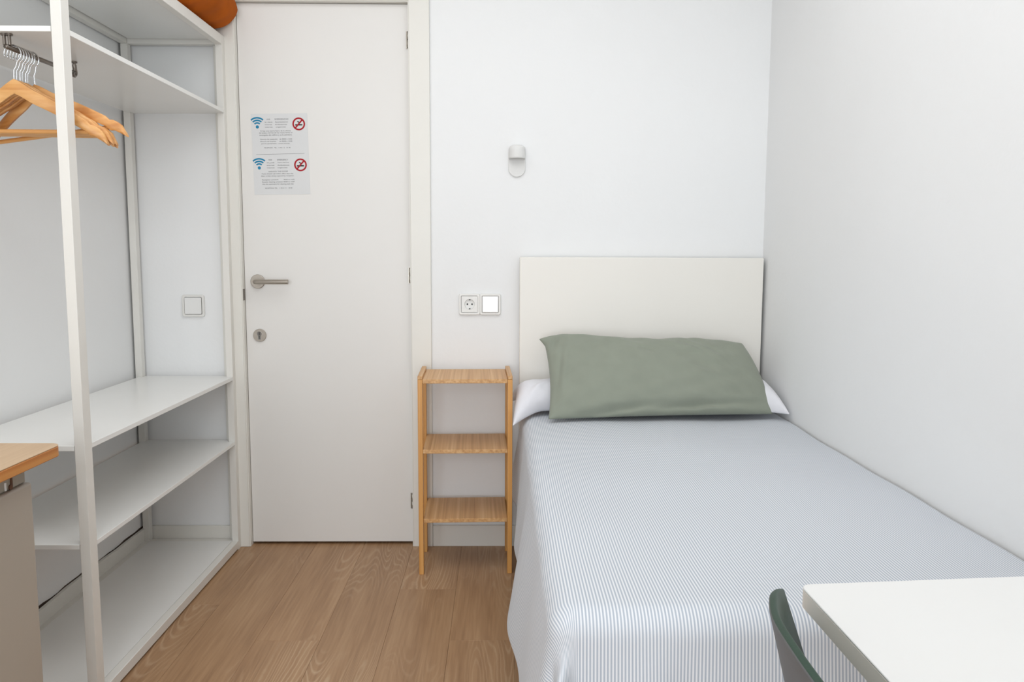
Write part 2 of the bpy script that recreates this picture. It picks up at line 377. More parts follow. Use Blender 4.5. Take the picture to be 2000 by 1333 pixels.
# bedspread: flat top, rolled over the edge on the left and at the foot, with a cone fold hanging off the free corner
def bedspread_grid():
    h = .0125; R = .045; x_hi = .982; xe, ye = BX0+R+.004, BY1+R; top = BZ+.006
    A_, B_ = .352, .50; y_start = -.10
    U = np.concatenate([np.linspace(0, x_hi-xe, 62), x_hi-xe+np.linspace(0, A_, 34)[1:]])
    V = np.concatenate([np.linspace(0, y_start-ye, 116), y_start-ye+np.linspace(0, B_, 46)[1:]])
    U, V = np.meshgrid(U, V, indexing='ij')
    a = np.maximum(0, U-(x_hi-xe)); b_ = np.maximum(0, V-(y_start-ye))
    rho = np.hypot(a, b_); s0 = R*PI/2
    phi = np.where(rho > 0, np.arctan2(b_, a)/(PI/2), 0.); phi = np.where((a == 0) & (b_ > 0), 1., phi)
    q = np.clip(rho/R, 0, PI/2); lat = R*np.sin(q); dn = R*(1-np.cos(q)); ex = np.maximum(0, rho-s0)
    yy = y_start-V; xx = x_hi-U
    sd = .13+.05*np.sin(yy*4.3+.6)+.03*np.sin(yy*11+2)                  # outward slope of the side drop
    ft = .10+.10*np.exp(-((xx-.245)/.035)**2)-.05*np.exp(-((xx-.305)/.03)**2)+.03*np.sin(xx*15+.4)+.05*np.exp(-((xx-.62)/.05)**2)
    sm = phi*phi*(3-2*phi)
    slope = sd*(1-sm)+ft*sm
    # slack gathered into one fold pointing over the foot end, and a shallow hollow before it
    slope = slope+(.46*np.exp(-((phi-.62)/.17)**2)-.10*np.exp(-((phi-.22)/.12)**2))*np.clip(ex/.06, 0, 1)*((a > 0) & (b_ > 0))
    slope = np.clip(slope, -.02, .8)
    lat = lat+ex*slope; dn = dn+ex*np.sqrt(1-slope**2)
    th = PI+PI/2*np.clip(phi, 0, 1)**.55
    th = np.where(a == 0, 1.5*PI, th); th = np.where(b_ == 0, PI, th)
    X = np.minimum(xx, 9); X = np.where(a > 0, xe, xx)+lat*np.cos(th)*(rho > 0)
    Y = np.where(b_ > 0, ye, yy)+lat*np.sin(th)*(rho > 0)
    Zz = top-dn
    flat = (rho == 0)
    Zz += (.0016*np.sin(xx*9+yy*4)+.0013*np.sin(xx*19-yy*7)+.0012*np.sin(xx*3+yy*17))*np.exp(-rho*30)
    X += .002*np.sin(yy*23+Zz*9)*np.clip(a*6, 0, 1)*(b_ == 0)
    Y += .0015*np.sin(xx*38+Zz*7)*np.clip(b_*6, 0, 1)*(a == 0)
    Zz = np.maximum(Zz, .012); X = np.minimum(X, x_hi)
    X = np.where(Y > -.345, np.maximum(X, .042), X)
    return np.stack([X, Y, Zz], -1), U, V
P, U, V = bedspread_grid()
nx, ny = P.shape[0]-1, P.shape[1]-1
me = bpy.data.meshes.new('bedspread')
vs = [tuple(v) for v in P.reshape(-1, 3)]
idx = lambda i, j: i*(ny+1)+j
fs = [(idx(i, j), idx(i, j+1), idx(i+1, j+1), idx(i+1, j)) for i in range(nx) for j in range(ny)]
me.from_pydata(vs, [], fs); me.materials.append(M_stripe)
uvl = me.uv_layers.new(name='UVMap'); uf = np.stack([U.reshape(-1), V.reshape(-1)], -1)
li = np.array([l.vertex_index for l in me.loops]); uvl.data.foreach_set('uv', uf[li].ravel())
for p in me.polygons: p.use_smooth = True
spread = bpy.data.objects.new('bedspread', me); C.objects.link(spread)
mo = spread.modifiers.new('sub', 'SUBSURF'); mo.levels = 1; mo.render_levels = 2
mo = spread.modifiers.new('sol', 'SOLIDIFY'); mo.thickness = .002; mo.offset = 1
tag(spread, 'fine blue and white striped bedspread draped over the bed', 'bedspread')

# pillows: a grid between four border curves, puffed on both sides
def pillow(name, border, N_, thick, m, puff, wrinkle=None, nu=72, nv=36):
    bm = B(); g = []
    for side in (1, -1):
        rows = []
        for i in range(nu+1):
            row = []
            for jn in range(nv+1):
                u = i/nu*2-1; v = jn/nv*2-1
                p = border(u, v); t_ = puff(u, v, side)*thick
                edge = i in (0, nu) or jn in (0, nv)
                q = p+N_*(0 if edge else side*t_)
                if wrinkle and not edge: q += N_*side*wrinkle(u, v, side)
                if side == -1 and edge: row.append(g[0][i][jn])
                else: row.append(bm.verts.new(q))
            rows.append(row)
        g.append(rows)
        for i in range(nu):
            for jn in range(nv):
                q4 = [rows[i][jn], rows[i+1][jn], rows[i+1][jn+1], rows[i][jn+1]]
                if side == -1: q4 = q4[::-1]
                if len(set(q4)) == 4:
                    try: bm.faces.new(q4)
                    except ValueError: pass
    o = obj(name, bm, m, smooth=True)
    mo = o.modifiers.new('sub', 'SUBSURF'); mo.levels = 1; mo.render_levels = 1
    return o
def gpf(u, v): return max(0., (1-abs(u)**2.6))**.5*max(0., (1-abs(v)**2.2))**.5
def ridge(u, v, u0, v0, ang, ln, wd, amp):
    ca, sa = math.cos(ang), math.sin(ang); a = (u-u0)*ca+(v-v0)*.45*sa; b_ = -(u-u0)*sa+(v-v0)*.45*ca
    return amp*math.exp(-(a/ln)**2-(b_/wd)**2)

Z = Vector
G = dict(TL=Z((.150, -.150, .838)), TR=Z((.880, -.155, .812)), BR=Z((.936, -.350, .588)), BL=Z((.160, -.400, .579)))
def gb(u, v):
    a, b_ = (u+1)/2, (v+1)/2
    # sides pinch inwards between the corner ears
    pin = (1-v*v)
    p = G['BL'].lerp(G['BR'], a).lerp(G['TL'].lerp(G['TR'], a), b_)
    if u < 0: p.x += .016*pin*(-u)**6
    else: p.x += (.015*pin)*u**6
    p.z += .010*math.sin(a*PI*1.0)*max(0, v)**4*0 + .006*math.sin(a*9+.5)*max(0, v)**3
    p.y += .004*math.sin(a*PI)*max(0, -v)**3
    p.z += .006*math.sin(a*PI)*max(0, -v)**4
    # upper left ear falls forwards and out
    e = max(0, -u-.86)/.14*max(0, v-.72)/.28
    p += Z((-.014, -.012, -.014))*e
    return p
Ng = Z((.0, -.74, .67)).normalized()
def gw(u, v, s):
    if s < 0: return 0
    w = ridge(u, v, .62, .35, -.75, .30, .035, .012)+ridge(u, v, .72, .15, -.8, .28, .03, -.008)+ridge(u, v, .30, .62, -.45, .26, .035, .006)
    w += ridge(u, v, -.25, .75, -.35, .2, .03, .006)+ridge(u, v, -.12, .6, -.5, .18, .03, -.005)+ridge(u, v, -.85, -.1, 1.4, .3, .03, .006)
    w += ridge(u, v, -.88, .1, 1.35, .22, .02, -.005)+ridge(u, v, .3, -.85, .05, .5, .03, -.012)+ridge(u, v, -.4, -.9, .12, .4, .025, -.010)
    w += ridge(u, v, -.9, .75, 1.2, .15, .03, -.012)+ridge(u, v, .55, -.25, -.5, .3, .04, .004)
    w += .0012*math.sin(u*23+v*9)+.001*math.sin(u*11-v*17)
    return 1.7*w*max(0, 1-abs(u)**8)
def gp(u, v, s):
    f = gpf(u, v)
    if s > 0:
        return f*.95
    return f*.55
gpil = pillow('pillow', gb, Ng, .075, M_green, gp, gw, 96, 44)
tag(gpil, 'sage green pillow leaning on the headboard', 'pillow')
gpil.modifiers.new('sol', 'SOLIDIFY').thickness = .0015

def wb(u, v):
    a, b_ = (u+1)/2, (v+1)/2          # v=-1 front edge, v=1 at headboard
    x = .055+.905*a; y = -.335+.250*b_; z = .592+.02*b_
    p = Z((x, y, z)); p.y += .075*(1-abs(u)**4)*(1-b_)
    e = max(0, -u-.80)/.20            # open hem end on the left droops over the bedspread
    p += Z((-.018, -.028, -.050))*(e**1.4)*max(0, -v)+Z((-.030, -.02, -.030))*(e**1.4)*max(0, v)
    p.z += .035*e*(1-v*v)
    r = max(0, u-.78)/.22
    p += Z((.020, -.075, .004))*(r**1.3)*max(0, -v)+Z((.012, .0, .02))*r*max(0, v)
    p.z += .045*r*(1-v*v)
    return p
Nw = Z((0, -.35, 1)).normalized()
def wp(u, v, s):
    f = max(0., (1-abs(u)**9))**.6*max(0., (1-abs(v)**2.2))**.5
    return f*(1.0 if s > 0 else .25)
def ww(u, v, s):
    if s < 0: return 0
    return ridge(u, v, -.80, -.3, 1.2, .2, .03, .010)+ridge(u, v, -.72, .1, 1.0, .2, .025, -.009)+ridge(u, v, -.66, -.2, .9, .15, .02, .006)+ridge(u, v, .9, -.3, 1.2, .2, .03, .008)+.0015*math.sin(u*40+v*6)*math.exp(-(v+.8)**2*8)
wpil = pillow('pillow', wb, Nw, .092, M_white, wp, ww, 96, 40)
tag(wpil, 'white pillow lying flat under the sage green one', 'pillow')
wpil.modifiers.new('sol', 'SOLIDIFY').thickness = .0015

# ------------------------------------------------------------------ nightstand
ns = thing('bamboo_shelf', 'narrow three tier bamboo shelf between the door and the bed', 'shelf', (-.128, -.175, 0))
NX0, NX1, NY0, NY1, NH = -.2915, .0375, -.302, -.052, .712
pt, pd = .0165, .032
for x0 in (NX0, NX1-pt):
    for y0 in (NY0, NY1-pd):
        bm = B(); box(bm, x0, x0+pt, y0, y0+pd, 0, NH-.0125)
        adopt(obj('upright', bm, M_bamZ, bevel=.0012), ns)
    bm = B(); box(bm, x0, x0+pt, NY0, NY1, NH-.012, NH); adopt(obj('top_rail', bm, M_bamX, bevel=.0012), ns)
for zt in (.7005, .4525, .2035):
    bm = B(); box(bm, NX0+pt+.0005, NX1-pt-.0005, NY0+.001, NY1-.001, zt-.0145, zt); adopt(obj('shelf_board', bm, M_bamX, bevel=.001), ns)

ns.rotation_euler = (0, 0, .032)
# ------------------------------------------------------------------ wardrobe rack
RX0, RX1, RY0, RY1 = -1.366, -1.0036, -1.153, -.030
pw, pdp = .0245, .036
rack = thing('wardrobe_rack', 'tall white open wardrobe rack with three shelves and a top board', 'wardrobe', ((RX0+RX1)/2, (RY0+RY1)/2, 0))
for x0 in (RX0, RX1-pw):
    for y0 in (RY0, RY1-.028):
        d = pdp if y0 == RY0 else .028
        bm = B(); box(bm, x0, x0+pw, y0, y0+d, 0, 1.912); adopt(obj('post', bm, M_rack, bevel=.001), rack)
for z0, z1 in ((1.878, 1.912), (.006, .034)):
    for x0 in (RX0, RX1-pw):
        bm = B(); box(bm, x0, x0+pw, RY0+pdp, RY1-.028, z0, z1); adopt(obj('rail', bm, M_rack, bevel=.001), rack)
    for y0, y1 in ((RY0, RY0+pdp), (RY1-.028, RY1)):
        bm = B(); box(bm, RX0+pw, RX1-pw, y0, y1, z0, z1); adopt(obj('rail', bm, M_rack, bevel=.001), rack)
def notched(z0, z1, name):
    x0, x1, y0, y1 = RX0+.012, RX1-.0005, RY0+.001, RY1-.001; nx_, nf, nb = pw+.001, pdp+.001, .029
    a = RX0+nx_
    pts = [(a, y0), (x1-nx_, y0), (x1-nx_, RY0+nf), (x1, RY0+nf), (x1, RY1-nb), (x1-nx_, RY1-nb), (x1-nx_, y1), (a, y1), (a, RY1-nb), (x0, RY1-nb), (x0, RY0+nf), (a, RY0+nf)]
    bm = B(); prism(bm, pts, z0, z1); return adopt(obj(name, bm, M_shelf, bevel=.0008), rack)
notched(1.6375, 1.650, 'shelf_board'); notched(.657, .670, 'shelf_board'); notched(.4105, .423, 'shelf_board')
bm = B(); box(bm, RX0+pw+.006, RX1-pw-.0005, RY0+pdp+.001, RY1-.034, 1.894, 1.910); box(bm, RX0+pw+.0005, RX1-pw-.0002, RY0+pdp+.0005, RY1-.0282, 1.9101, 1.9118); adopt(obj('top_board', bm, M_shelf), rack)
bm = B(); box(bm, RX0+pw+.0005, RX1-pw-.0005, RY0+pdp+.0005, RY1-.0285, .018, .034); adopt(obj('bottom_board', bm, M_shelf), rack)
# hanging rail
RXr, RZr = -1.1375, 1.608
def rx(y): return -1.143+.012*(y+1.13)/.28
bm = B(); tube(bm, [(rx(-1.136), -1.136, RZr), (rx(-.851), -.851, RZr)], .0055, 20); rod = adopt(obj('hanging_rod', bm, M_dsteel, smooth=True), rack); rod['label'] = 'dark steel hanging rod under upper shelf'
for yb in (-1.130, -.853):
    bm = B(); RXb = rx(yb)
    for dx in ((-.006, .006) if yb < -1 else (0,)):
        tube(bm, [(RXb+dx, yb, RZr+.004), (RXb+dx, yb, 1.634)], .0036, 12)
        cyl(bm, (RXb+dx, yb, 1.6335), 'Z', .0075, .0035, 20)
    if yb > -1: 
        tube(bm, [(RXb, yb-.012, RZr)]+[(RXb, yb-.006+.010*math.sin(a), RZr+.002-.010*math.cos(a)) for a in [k*PI/2/5 for k in range(6)]]+[(RXb, yb, 1.63)], .0052, 12)
    adopt(obj('rod_bracket', bm, M_dsteel), rack)

# ------------------------------------------------------------------ hangers
def make_hanger():
    t = thing('clothes_hanger', '', 'hanger', (0, 0, 0), 'wooden hangers on the rack rail')
    # local origin: the point on top of the rod
    bm = B(); r = .0195; pts = []
    for k in range(19):
        a = math.radians(-150+ (k/18)*235)          # from open tip round the rod
        pts.append((-r*math.cos(a+PI)*1.0*-1, 0, 0))
    pts = []
    for k in range(20):
        a = math.radians(205-k/19*265); pts.append((r*math.cos(a), 0, -r+.003+r*math.sin(a)))
    pts += [(.006, 0, -.046), (.001, 0, -.053), (0, 0, -.064), (0, 0, -.104)]
    tube(bm, pts, .0017, 10); obj('hook', bm, M_chrome, t, smooth=True)
    bm = B(); n = 44; prev = None
    for i in range(n+1):
        s = i/n*2-1; a = abs(s)
        x = .190*s
        zt = -.084-.108*(a**1.25)+.010*max(0, 1-a*5)
        if .80 < a < .86: zt -= .006*math.sin((a-.80)/.06*PI)
        if a > .93: zt -= .02*((a-.93)/.07)**2
        hgt = .034-.010*a
        if a > .93: hgt *= max(.25, 1-((a-.93)/.07)**2*.8)
        yy = .042*a**1.3; th = .0044+.0012*a
        cur = [bm.verts.new((x, yy+b_, zt-c)) for b_, c in ((-th*.6, 0), (-th, hgt*.18), (-th, hgt*.85), (-th*.6, hgt), (th*.6, hgt), (th, hgt*.85), (th, hgt*.18), (th*.6, 0))]
        if prev:
            for k in range(8): bm.faces.new((prev[k], prev[(k+1) % 8], cur[(k+1) % 8], cur[k]))
        else: bm.faces.new(cur)
        prev = cur
    bm.faces.new(prev[::-1]); obj('shoulder', bm, M_hang, t, smooth=True).data.set_sharp_from_angle(angle=.9)
    bm = B(); tube(bm, [(-.164, .036, -.190), (.164, .036, -.190)], .0055, 14); obj('bar', bm, M_hang, t, smooth=True).data.set_sharp_from_angle(angle=.9)
    return t
h0 = make_hanger()
ys = [-1.112, -1.101, -1.091, -1.080, -1.069, -1.059, -1.045]
rots = [.02, .01, .02, .0, .01, .0, -.10]
lab = ['wooden hanger nearest the camera on the rack rail', 'second wooden hanger from the front of the rack rail', 'third wooden hanger from the front of the rack rail',
       'fourth wooden hanger, in the middle of the row on the rail', 'third wooden hanger from the back of the rack rail', 'second wooden hanger from the back of the rack rail',
       'wooden hanger at the back of the row, its shoulder end sticking out furthest']
def place(h, i):
    h.location = (rx(ys[i]), ys[i], RZr+.0055); h.rotation_euler = (0, [.0, .012, -.015, .01, -.01, .015, -.115][i], rots[i]); h['label'] = lab[i]
for i in range(1, 7):
    c = h0.copy(); C.objects.link(c)
    for ch in list(h0.children):
        k = ch.copy(); C.objects.link(k); k.parent = c
    place(c, i)
place(h0, 0)

# ------------------------------------------------------------------ cushion on top of the rack
def cb(u, v):
    cx_, cy_ = -1.150, -.246
    a = u*(1-.05*(1-abs(v))**1); b_ = v
    rr = .0
    x = cx_+.208*u*(1-.04*abs(v)**6); y = cy_+.228*v*(1-.03*abs(u)**6)
    return Z((x, y, 2.005+.0*u))
def cp(u, v, s):
    return (max(0., 1-abs(u)**3.2))**.45*(max(0., 1-abs(v)**8))**.45
def cw(u, v, s):
    e = max(0, v-.3)/.7
    return .004*math.sin(u*15+v*3)*e*.5+.002*math.sin(u*9-v*14)
cush = pillow('cushion', cb, Z((0, 0, 1)), .0905, M_rust, cp, cw, 72, 60)
tag(cush, 'rust orange velvet cushion on top of the white wardrobe rack', 'cushion')

# ------------------------------------------------------------------ wall fittings
yw = YB
sw = thing('light_switch', 'square white light switch beside the door, seen through the rack', 'switch', (-1.155, yw, .934))
def frame_ring(bm, x0, x1, z0, z1, r, bw, y0, y1):
    o_ = rrect(x0, x1, z0, z1, r); i_ = rrect(x0+bw, x1-bw, z0+bw, z1-bw, r*.6); n = len(o_)
    V4 = [[bm.verts.new((a, y, b_)) for a, b_ in l] for l, y in ((o_, y0), (o_, y1), (i_, y1), (i_, y0))]
    for a, b_ in ((0, 1), (1, 2), (2, 3), (3, 0)):
        for k in range(n): bm.faces.new((V4[a][k], V4[a][(k+1) % n], V4[b_][(k+1) % n], V4[b_][k]))
sx, sz = -1.155, .9345; hs = .0415
bm = B(); frame_ring(bm, sx-hs, sx+hs, sz-hs, sz+hs, .008, .009, yw, yw-.009); adopt(obj('cover_frame', bm, M_plastic, bevel=.002), sw)
bm = B(); prism(bm, rrect(sx-hs+.0105, sx+hs-.0105, sz-hs+.0105, sz+hs-.0105, .003), yw-.0115, yw, 'Y'); adopt(obj('rocker', bm, M_gloss, bevel=.0015), sw)
so = thing('socket_and_switch', 'double wall plate with power socket and glossy switch left of the headboard', 'socket', (-.079, yw, .943))
x0, x1, z0, z1 = -.1575, -.0005, .9035, .983
for a, b_ in ((x0, x0+.0785), (x0+.0785, x1)):
    bm = B(); frame_ring(bm, a, b_, z0, z1, .007, .008, yw, yw-.009); adopt(obj('cover_frame', bm, M_plastic, bevel=.0015), so)
cxs, czs = x0+.040, (z0+z1)/2
bm = B()
n = 48; angs = [2*PI*k/n for k in range(n)]; hw = .0302
ro = [(cxs+hw*math.cos(t_)/max(abs(math.cos(t_)), abs(math.sin(t_))), czs+hw*math.sin(t_)/max(abs(math.cos(t_)), abs(math.sin(t_)))) for t_ in angs]
V3 = [[bm.verts.new((a, yw-.0095, b_)) for a, b_ in ro], [bm.verts.new((cxs+.0195*math.cos(t_), yw-.0095, czs+.0195*math.sin(t_))) for t_ in angs],
      [bm.verts.new((cxs+.0185*math.cos(t_), yw-.0015, czs+.0185*math.sin(t_))) for t_ in angs], [bm.verts.new((a, yw, b_)) for a, b_ in ro]]
for a, b_ in ((0, 1), (1, 2), (3, 0)):
    for k in range(n): bm.faces.new((V3[a][k], V3[a][(k+1) % n], V3[b_][(k+1) % n], V3[b_][k]))
bm.faces.new(V3[2]); adopt(obj('socket_face', bm, M_plastic), so)
bm = B()
for dx in (-.0088, .0088): cyl(bm, (cxs+dx, yw-.0030, czs), 'Y', .0030, .001, 16)
adopt(obj('pin_hole', bm, M_hole), so)
for dz in (-.0168, .0168):
    bm = B(); box(bm, cxs-.0026, cxs+.0026, yw-.0075, yw-.002, czs+dz-.0016, czs+dz+.0016); adopt(obj('earth_clip', bm, M_hole), so)
bm = B(); zc = (z0+z1)/2; xa, xb = x0+.0875, x1-.009
prism(bm, [(yw, z0+.009), (yw, z1-.009), (yw-.0085, z1-.009), (yw-.0118, zc+.002), (yw-.0125, z0+.009)], xa, xb, 'X')
adopt(obj('rocker', bm, M_gloss, bevel=.002), so)
# sconce
sc = thing('wall_light', 'small off white pill shaped wall light above the headboard', 'lamp', (.058, yw, 1.474))
cx, za, zb, rr = .0585, 1.417, 1.533, .0315
out = [(cx+rr*math.cos(a), zb-rr+rr*math.sin(a)) for a in [PI*k/20 for k in range(21)]]+[(cx-rr*math.cos(a), za+rr-rr*math.sin(a)) for a in [PI*k/20 for k in range(21)]]
bm = B(); prism(bm, out, yw-.008, yw, 'Y'); adopt(obj('back_plate', bm, M_matte, bevel=.0015), sc)
bm = B(); NA, NZ = 20, 10; rings = []
zbm = 1.482
for k in range(NZ+1):
    ph_ = k/NZ; row = []
    for a_ in range(NA+1):
        t_ = PI*a_/NA
        # half-cylinder hood with rounded cheeks, open underneath
        if ph_ < .6: z = zbm+(zb-rr*.55-zbm)*ph_/.6; rs = 1
        else:
            g_ = (ph_-.6)/.4*PI/2; z = zb-rr*.55+rr*.52*math.sin(g_); rs = max(.02, math.cos(g_)**.5)
        row.append(bm.verts.new((cx+.0305*rs*math.cos(t_), yw-.0085-.038*(.25+.75*rs)*math.sin(t_)**.7 if 0 < a_ < NA else yw-.0085, z)))
    rings.append(row)
for k in range(NZ):
    for a_ in range(NA): bm.faces.new((rings[k][a_], rings[k][a_+1], rings[k+1][a_+1], rings[k+1][a_]))
o = adopt(obj('hood', bm, M_matte, smooth=True), sc)
mo = o.modifiers.new('sol', 'SOLIDIFY'); mo.thickness = .003; mo.offset = -1

# ------------------------------------------------------------------ notice on the door
pz = -.0012; tilt = .019
notice = thing('notice_sheet', 'printed notice with wireless and no smoking symbols on the door', 'sign', (-.818, 0, 1.498))
notice.rotation_euler = (0, -tilt, 0)
def nobj(name, bm, m): return obj(name, bm, m, notice)
bm = B(); box(bm, -.104, .104, -.0009, -.0002, -.1475, .1475); nobj('paper_sheet', bm, M_paper)
def arc(bm, cx_, cz_, r0, r1, a0, a1, y=-.0013, n=24):
    inn = [(cx_+r0*math.cos(a0+(a1-a0)*k/n), cz_+r0*math.sin(a0+(a1-a0)*k/n)) for k in range(n+1)]
    ou = [(cx_+r1*math.cos(a0+(a1-a0)*k/n), cz_+r1*math.sin(a0+(a1-a0)*k/n)) for k in range(n+1)]
    vi = [bm.verts.new((a, y, b_)) for a, b_ in inn]; vo = [bm.verts.new((a, y, b_)) for a, b_ in ou]
    vi2 = [bm.verts.new((a, -.0009, b_)) for a, b_ in inn]; vo2 = [bm.verts.new((a, -.0009, b_)) for a, b_ in ou]
    for k in range(n):
        bm.faces.new((vi[k], vi[k+1], vo[k+1], vo[k])); bm.faces.new((vo[k], vo[k+1], vo2[k+1], vo2[k])); bm.faces.new((vi[k], vi2[k], vi2[k+1], vi[k+1]))
def bar(bm, xa, za_, xb_, zb_, w_, y=-.0013):
    d = Vector((xb_-xa, 0, zb_-za_)).normalized(); nrm = Vector((-d.z, 0, d.x))*w_/2
    q = [(xa, za_), (xb_, zb_)]
    f = [bm.verts.new((x+s_*nrm.x, yy, z+s_*nrm.z)) for yy in (y, -.0009) for (x, z), s_ in ((q[0], 1), (q[1], 1), (q[1], -1), (q[0], -1))]
    bm.faces.new(f[:4])
    for k in range(4): bm.faces.new((f[k], f[(k+1) % 4], f[4+(k+1) % 4], f[4+k]))
# in each half: symbol centres and text rows; (x from sheet left edge, z from sheet top) in metres
def half(oz):
    wx, wz = -.104+.0225, .1475-oz-.0475
    bm = B()
    for r in (.0145, .0238, .0332): arc(bm, wx, wz, r-.0028, r+.0028, math.radians(48), math.radians(132))
    arc(bm, wx, wz, 0.0001, .0058, 0, 2*PI); nobj('wireless_symbol', bm, M_blue)
    rx, rz = -.104+.1755, .1475-oz-.0385
    bm = B(); arc(bm, rx, rz, .0178, .0234, 0, 2*PI, n=48); bar(bm, rx-.014, rz-.0155, rx+.014, rz+.0155, .0052, -.0016)
    nobj('no_smoking_ring', bm, M_red)
    bm = B(); bar(bm, rx-.0135, rz-.0035, rx+.013, rz-.0035, .0048, -.0012); bar(bm, rx-.005, rz+.0095, rx+.004, rz+.004, .0038, -.0012); nobj('cigarette_symbol', bm, M_ink2)
half(0); half(.149)
bm = B(); bar(bm, -.090, .0, .088, .0015, .0009, -.0011); nobj('rule_line', bm, M_ink)
tx = []
def text(s_, x, z, size, align='LEFT', width=None):
    cu = bpy.data.curves.new('t', 'FONT'); cu.body = s_; cu.size = size; cu.align_x = align; cu.extrude = 0
    ob = bpy.data.objects.new('t', cu); C.objects.link(ob); bpy.context.view_layer.update()
    dg = bpy.context.evaluated_depsgraph_get(); m2 = bpy.data.meshes.new_from_object(ob.evaluated_get(dg))
    vv = np.array([v.co[:] for v in m2.vertices]); fc = [tuple(p.vertices) for p in m2.polygons]
    bpy.data.objects.remove(ob); bpy.data.curves.remove(cu); bpy.data.meshes.remove(m2)
    if len(vv) == 0: return
    if width: vv[:, 0] = (vv[:, 0]-vv[:, 0].min())/(np.ptp(vv[:, 0]))*width+(-width/2 if align == 'CENTER' else 0)
    tx.append((vv, fc, x, z))
def th(oz, rows):
    for s_, x, z, size, al, wd in rows: text(s_, -.104+x, .1475-oz-z, size, al, wd)
sp = [('Wifi', .0575, .023, .0075, 'LEFT', .013), ('EMERGENCIAS', .088, .023, .0075, 'LEFT', .050),
      ('la_clave', .051, .0325, .006, 'LEFT', .028), ('Ayuntamiento', .088, .0325, .006, 'LEFT', .048),
      ('internet', .051, .0415, .006, 'LEFT', .026), ('Ambulancias', .088, .0415, .006, 'LEFT', .044),
      ('internet', .051, .0505, .006, 'LEFT', .028), ('urgencias', .091, .0505, .006, 'LEFT', .036),
      ('Si hay una avería fuera de la oficina', .089, .0645, .0065, 'CENTER', .112), ('de lunes a viernes de los meses llamar al', .089, .0715, .0065, 'CENTER', .122),
      ('encargado del edificio y se le atenderá.', .089, .0795, .0065, 'CENTER', .120),
      ('Horario de recepción', .031, .0945, .006, 'LEFT', .063), ('de 08:00 a 13:00', .1025, .0945, .006, 'LEFT', .046),
      ('Horario de limpieza', .031, .1025, .006, 'LEFT', .058), ('de 08:00 a 13:00', .1015, .1025, .006, 'LEFT', .047),
      ('para los apartamentos', .0345, .1105, .006, 'LEFT', .056), ('y zonas comunes.', .095, .1105, .006, 'LEFT', .045),
      ('RECEPCIÓN   TEL:   + 34 6 1 2   1 8  08', .093, .1255, .006, 'CENTER', .096)]
en = [('Wifi', .0575, .0215, .0075, 'LEFT', .013), ('EMERGENCY', .0905, .0215, .0075, 'LEFT', .040),
      ('the_code', .051, .031, .006, 'LEFT', .028), ('Town Hall line', .0905, .031, .006, 'LEFT', .043),
      ('internet', .051, .0405, .006, 'LEFT', .028), ('Ambulances', .0905, .0405, .006, 'LEFT', .044),
      ('internet', .051, .0495, .006, 'LEFT', .028), ('urgencies', .0905, .0495, .006, 'LEFT', .036),
      ('UNLOCK THE DOOR', .092, .0635, .0065, 'CENTER', .072), ('If you should call within office days the', .089, .0715, .0065, 'CENTER', .116),
      ('door is then always opened by reception.', .089, .0795, .0065, 'CENTER', .122),
      ('Reception schedule', .031, .0935, .006, 'LEFT', .060), ('08:00 to 14:00', .111, .0935, .006, 'LEFT', .040),
      ('Rooms cleaning schedule', .031, .1015, .006, 'LEFT', .076), ('08:00 to 14:00', .110, .1015, .006, 'LEFT', .041),
      ('Use the apartment for cleaning each day', .089, .1095, .006, 'CENTER', .116),
      ('RECEPTION TEL:   + 34 6 1 2   1 8 08', .091, .1245, .006, 'CENTER', .100)]
th(0, sp); th(.149, en)
vv = []; ff = []; base = 0
for v_, f_, x, z in tx:
    for p in v_: vv.append((p[0]+x, -.0013, p[1]+z))
    ff += [tuple(base+i for i in q) for q in f_]; base += len(v_)
me = bpy.data.meshes.new('printed_text'); me.from_pydata(vv, [], ff); me.materials.append(M_ink)
o = bpy.data.objects.new('printed_text', me); C.objects.link(o); o.parent = notice; o['kind'] = 'stuff'

# ------------------------------------------------------------------ white desk, front right
dk = thing('desk', 'white desk with cream edging at the foot of the bed', 'desk', (.66, -2.5, 0))
A = (.3635, -2.148); Bc = (.975, -2.098); Cc = (.975, -3.02); Dc = (.372, -3.02)
zt, th_ = .740, .024
def quad_prism(z0, z1, inset=0):
    pts = [(A[0]+inset, A[1]-inset), (Bc[0]-inset, Bc[1]-inset), (Cc[0]-inset, Cc[1]+inset), (Dc[0]+inset, Dc[1]+inset)]
    # small corner radius
    out = []
    for i in range(4):
        p = Vector(pts[i]); a = Vector(pts[i-1]); b_ = Vector(pts[(i+1) % 4]); r = .014
        p0 = p+(a-p).normalized()*r; p1 = p+(b_-p).normalized()*r
        for k in range(5):
            t_ = k/4; out.append(tuple((p0*(1-t_)**2+p*2*t_*(1-t_)+p1*t_*t_)))
    return out
bm = B(); prism(bm, quad_prism(0, 0), zt-.003, zt); adopt(obj('desk_top', bm, M_desk, bevel=.001), dk)
bm = B(); prism(bm, quad_prism(0, 0), zt-th_, zt-.0031); adopt(obj('edging', bm, M_deskedge), dk)
bm = B(); box(bm, .45, .93, -2.97, -2.20, .66, zt-th_-.0002); adopt(obj('apron', bm, M_desk, bevel=.002), dk)
for x, y in ((.45, -2.205), (.93, -2.205), (.45, -2.965), (.93, -2.965)):
    bm = B(); box(bm, x-.02*(x > .6)-.0, x+.02*(x < .6)+.0+.0, y-.02, y+.0, 0, .6595); adopt(obj('leg', bm, M_desk, bevel=.002), dk)

# ------------------------------------------------------------------ dark green shell chair tucked in beside the desk
ch = thing('chair', 'dark green plastic shell chair beside the white desk', 'chair', (.42, -2.50, 0))
